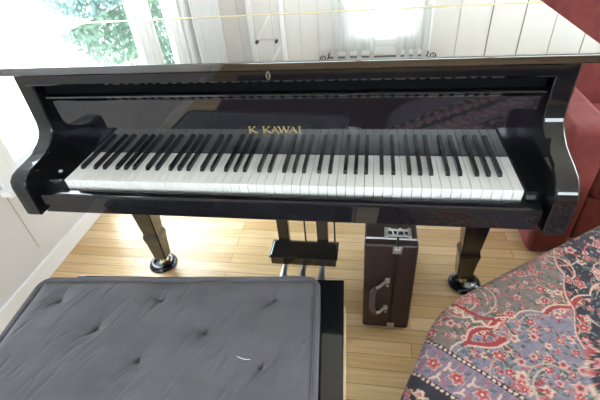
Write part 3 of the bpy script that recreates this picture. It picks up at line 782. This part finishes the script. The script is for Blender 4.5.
def throw():
    C, s0, t0, res = paint()
    ns, nt = C.shape[:2]
    th = []
    a0, a1 = ang(.32, -.62), ang(1.0, .235)
    if a1 < a0: a1 += 2*PI
    for k in range(560): th.append(a0+(a1-a0)*k/560)
    for k in range(140): th.append(a1+(2*PI-(a1-a0))*k/140)
    RA = [edge_radius(a) for a in th]
    for _ in range(6): RA = [(RA[i-1]+2*RA[i]+RA[(i+1) % len(RA)])/4 for i in range(len(RA))]
    prm = []        # (radial factor, arc beyond edge)
    for k in range(14): prm.append((k/14*.30+.02, 0))
    for k in range(118): prm.append((.32+.68*k/118, 0))
    rnd = [(i+1)/12 for i in range(12)]
    for f in rnd: prm.append((1., f*.05))
    for k in range(1, 40): prm.append((1., .05+k*.0112))
    bm = bmesh.new(); cl = []; rings = []
    for f, arc in prm:
        ring = []
        for i, a in enumerate(th):
            c, s = math.cos(a), math.sin(a)
            R = RA[i]-.034
            rr = R*f; z = .506+.0016*math.sin(9*c*rr*8)*math.sin(7*s*rr*9)
            fl = R*f+arc
            if arc > 0:
                ph = min(arc/.05, 1)*PI/2; rad = .032
                rr = R*f+rad*math.sin(ph); z = .506-rad*(1-math.cos(ph))
                if arc > .05:
                    dn = arc-.05; z = .474-dn; w = dn/.45
                    rr += .030*w+.018*w*math.sin(a*23+1.3)+.010*w*math.sin(a*41)
            if f < 1: z -= .006*f**8
            else: z -= .006
            p = TO+es*(TC[0]+c*rr)+et*(TC[1]+s*rr); p.z = max(z, .012)
            ring.append(bm.verts.new(p))
            si, ti = TC[0]+c*fl, TC[1]+s*fl
            ii = int((si-s0)/res); jj = int((ti-t0)/res)
            ii = ii if 0 <= ii < ns else (-ii-1 if ii < 0 and -ii-1 < ns else 2*ns-ii-1); jj = jj if 0 <= jj < nt else (-jj-1 if jj < 0 else 2*nt-jj-1)
            cl.append(C[min(max(ii, 0), ns-1), min(max(jj, 0), nt-1)])
        rings.append(ring)
    n = len(th)
    for a, b_ in zip(rings, rings[1:]):
        for i in range(n): bm.faces.new((a[i], a[(i+1) % n], b_[(i+1) % n], b_[i]))
    bm.faces.new(rings[0])
    o = obj('patterned_throw', bm, 'throw', smooth=180)
    at = o.data.attributes.new('pattern', 'FLOAT_COLOR', 'POINT')
    cc = np.ones((len(cl), 4), dtype=np.float32); cc[:, :3] = np.clip(np.array(cl)*np.array((.80, .71, .71)), 0, 1); at.data.foreach_set('color', cc.ravel())
    return o
tag(throw(), 'blue-grey and rose floral woven throw draped to the floor beside the case', 'throw')
ot = bmesh.new()
for lo, hi, k in ((.10, .485, .93),):
    ring = []
    for i in range(64):
        a = 2*PI*i/64; c, s = math.cos(a), math.sin(a); R = edge_radius(a)*.90
        p = TO+es*(TC[0]+c*R)+et*(TC[1]+s*R); ring.append((p.x, p.y))
    prism(ot, ring, lo, hi, 'z', bev=.02, seg=3)
ctr = TO+es*TC[0]+et*TC[1]
om = thing('ottoman', (ctr.x, ctr.y, 0), 'low ottoman hidden beneath the patterned throw', 'ottoman')
obj('padded_top', ot, 'red', om, smooth=40)
for sx in (-1, 1):
    for sy in (-1, 1):
        p = ctr+es*(.36*sx)+et*(.22*sy); obj('foot', frustum(bmesh.new(), p.x, p.y, [(.018, .018, 0), (.026, .026, .102)], bev=.002), 'darkwood', om)

# rug behind the viewer, mirrored in the fallboard
rg = tag(obj('area_rug', B(-.95, 2.2, -2.5, -1.06, 0, .012, bev=.004), noise_tint(mat('dark_red_rug', (.05, .025, .025), .95), 9, (.030, .022, .024), (.085, .030, .028), bump=.3, bscale=250)),
    'dark reddish rug on the open floor, mirrored dimly in the fallboard', 'rug')

# ---------------------------------------------------------------- red armchair beyond the piano's right end
ax0, ax1, ay0, ay1 = .925, 1.80, .530, 1.32
arm = thing('armchair', ((ax0+ax1)/2, (ay0+ay1)/2, 0), 'red upholstered armchair beyond the right end of the piano', 'armchair')
def padded(x0, x1, y0, y1, z0, z1, b=.03): return B(x0, x1, y0, y1, z0, z1, bev=b, seg=4)
obj('base', padded(ax0+.16, ax1-.16, ay0+.02, ay1-.02, .09, .30, .012), 'red', arm, smooth=60)
obj('seat_cushion', padded(ax0+.165, ax1-.165, ay0, ay1-.20, .302, .45, .035), 'red', arm, smooth=60)
obj('backrest', padded(ax0+.02, ax1-.02, ay1-.19, ay1, .30, .98, .06), 'red', arm, smooth=60)
for x in (ax0, ax1-.16): obj('armrest', padded(x, x+.16, ay0, ay1-.195, .012, .62, .035), 'red', arm, smooth=60)
for x in (ax0+.06, ax1-.06):
    for y in (ay0+.06, ay1-.06): obj('foot', frustum(bmesh.new(), x, y, [(.030, .030, 0), (.030, .030, .0125 if y < 1 else .31)], bev=.002), 'darkwood', arm)

# ---------------------------------------------------------------- light
wd = bpy.data.worlds.new('sky'); S.world = wd; wd.use_nodes = True
bg = wd.node_tree.nodes['Background']; bg.inputs[0].default_value = (.83, .915, 1.0, 1); bg.inputs[1].default_value = 14
su = bpy.data.lights.new('sun', 'SUN'); su.energy = 6.; su.angle = .01; su.color = (1, .95, .86)
so = bpy.data.objects.new('sun', su); COL.objects.link(so); so.rotation_euler = Vector((-.15, .42, -.90)).to_track_quat('-Z', 'Y').to_euler(); so.location = (1, -4, 8)

# ---------------------------------------------------------------- camera
yaw, pitch, roll = .2043, .6553, -.0958
f = Vector((-math.sin(yaw)*math.cos(pitch), math.cos(yaw)*math.cos(pitch), -math.sin(pitch)))
r = Vector((math.cos(yaw), math.sin(yaw), 0)); u = r.cross(f)
r2 = r*math.cos(roll)+u*math.sin(roll); u2 = -r*math.sin(roll)+u*math.cos(roll)
cam = bpy.data.cameras.new('camera'); co = bpy.data.objects.new('camera', cam); COL.objects.link(co)
co.matrix_world = Matrix.Translation((.241, -.837, 1.3446)) @ Matrix((r2, u2, -f)).transposed().to_4x4()
cam.sensor_fit = 'HORIZONTAL'; cam.sensor_width = 36; cam.lens = 406*36/600; cam.clip_start = .02
S.camera = co
S.view_settings.view_transform = 'Standard'; S.view_settings.look = 'None'; S.view_settings.gamma = 1; S.view_settings.exposure = .22
S.view_settings.use_curve_mapping = False
S.cycles.use_denoising = True; S.cycles.max_bounces = 10; S.cycles.diffuse_bounces = 6; S.cycles.transparent_max_bounces = 12
S.cycles.sample_clamp_indirect = 12
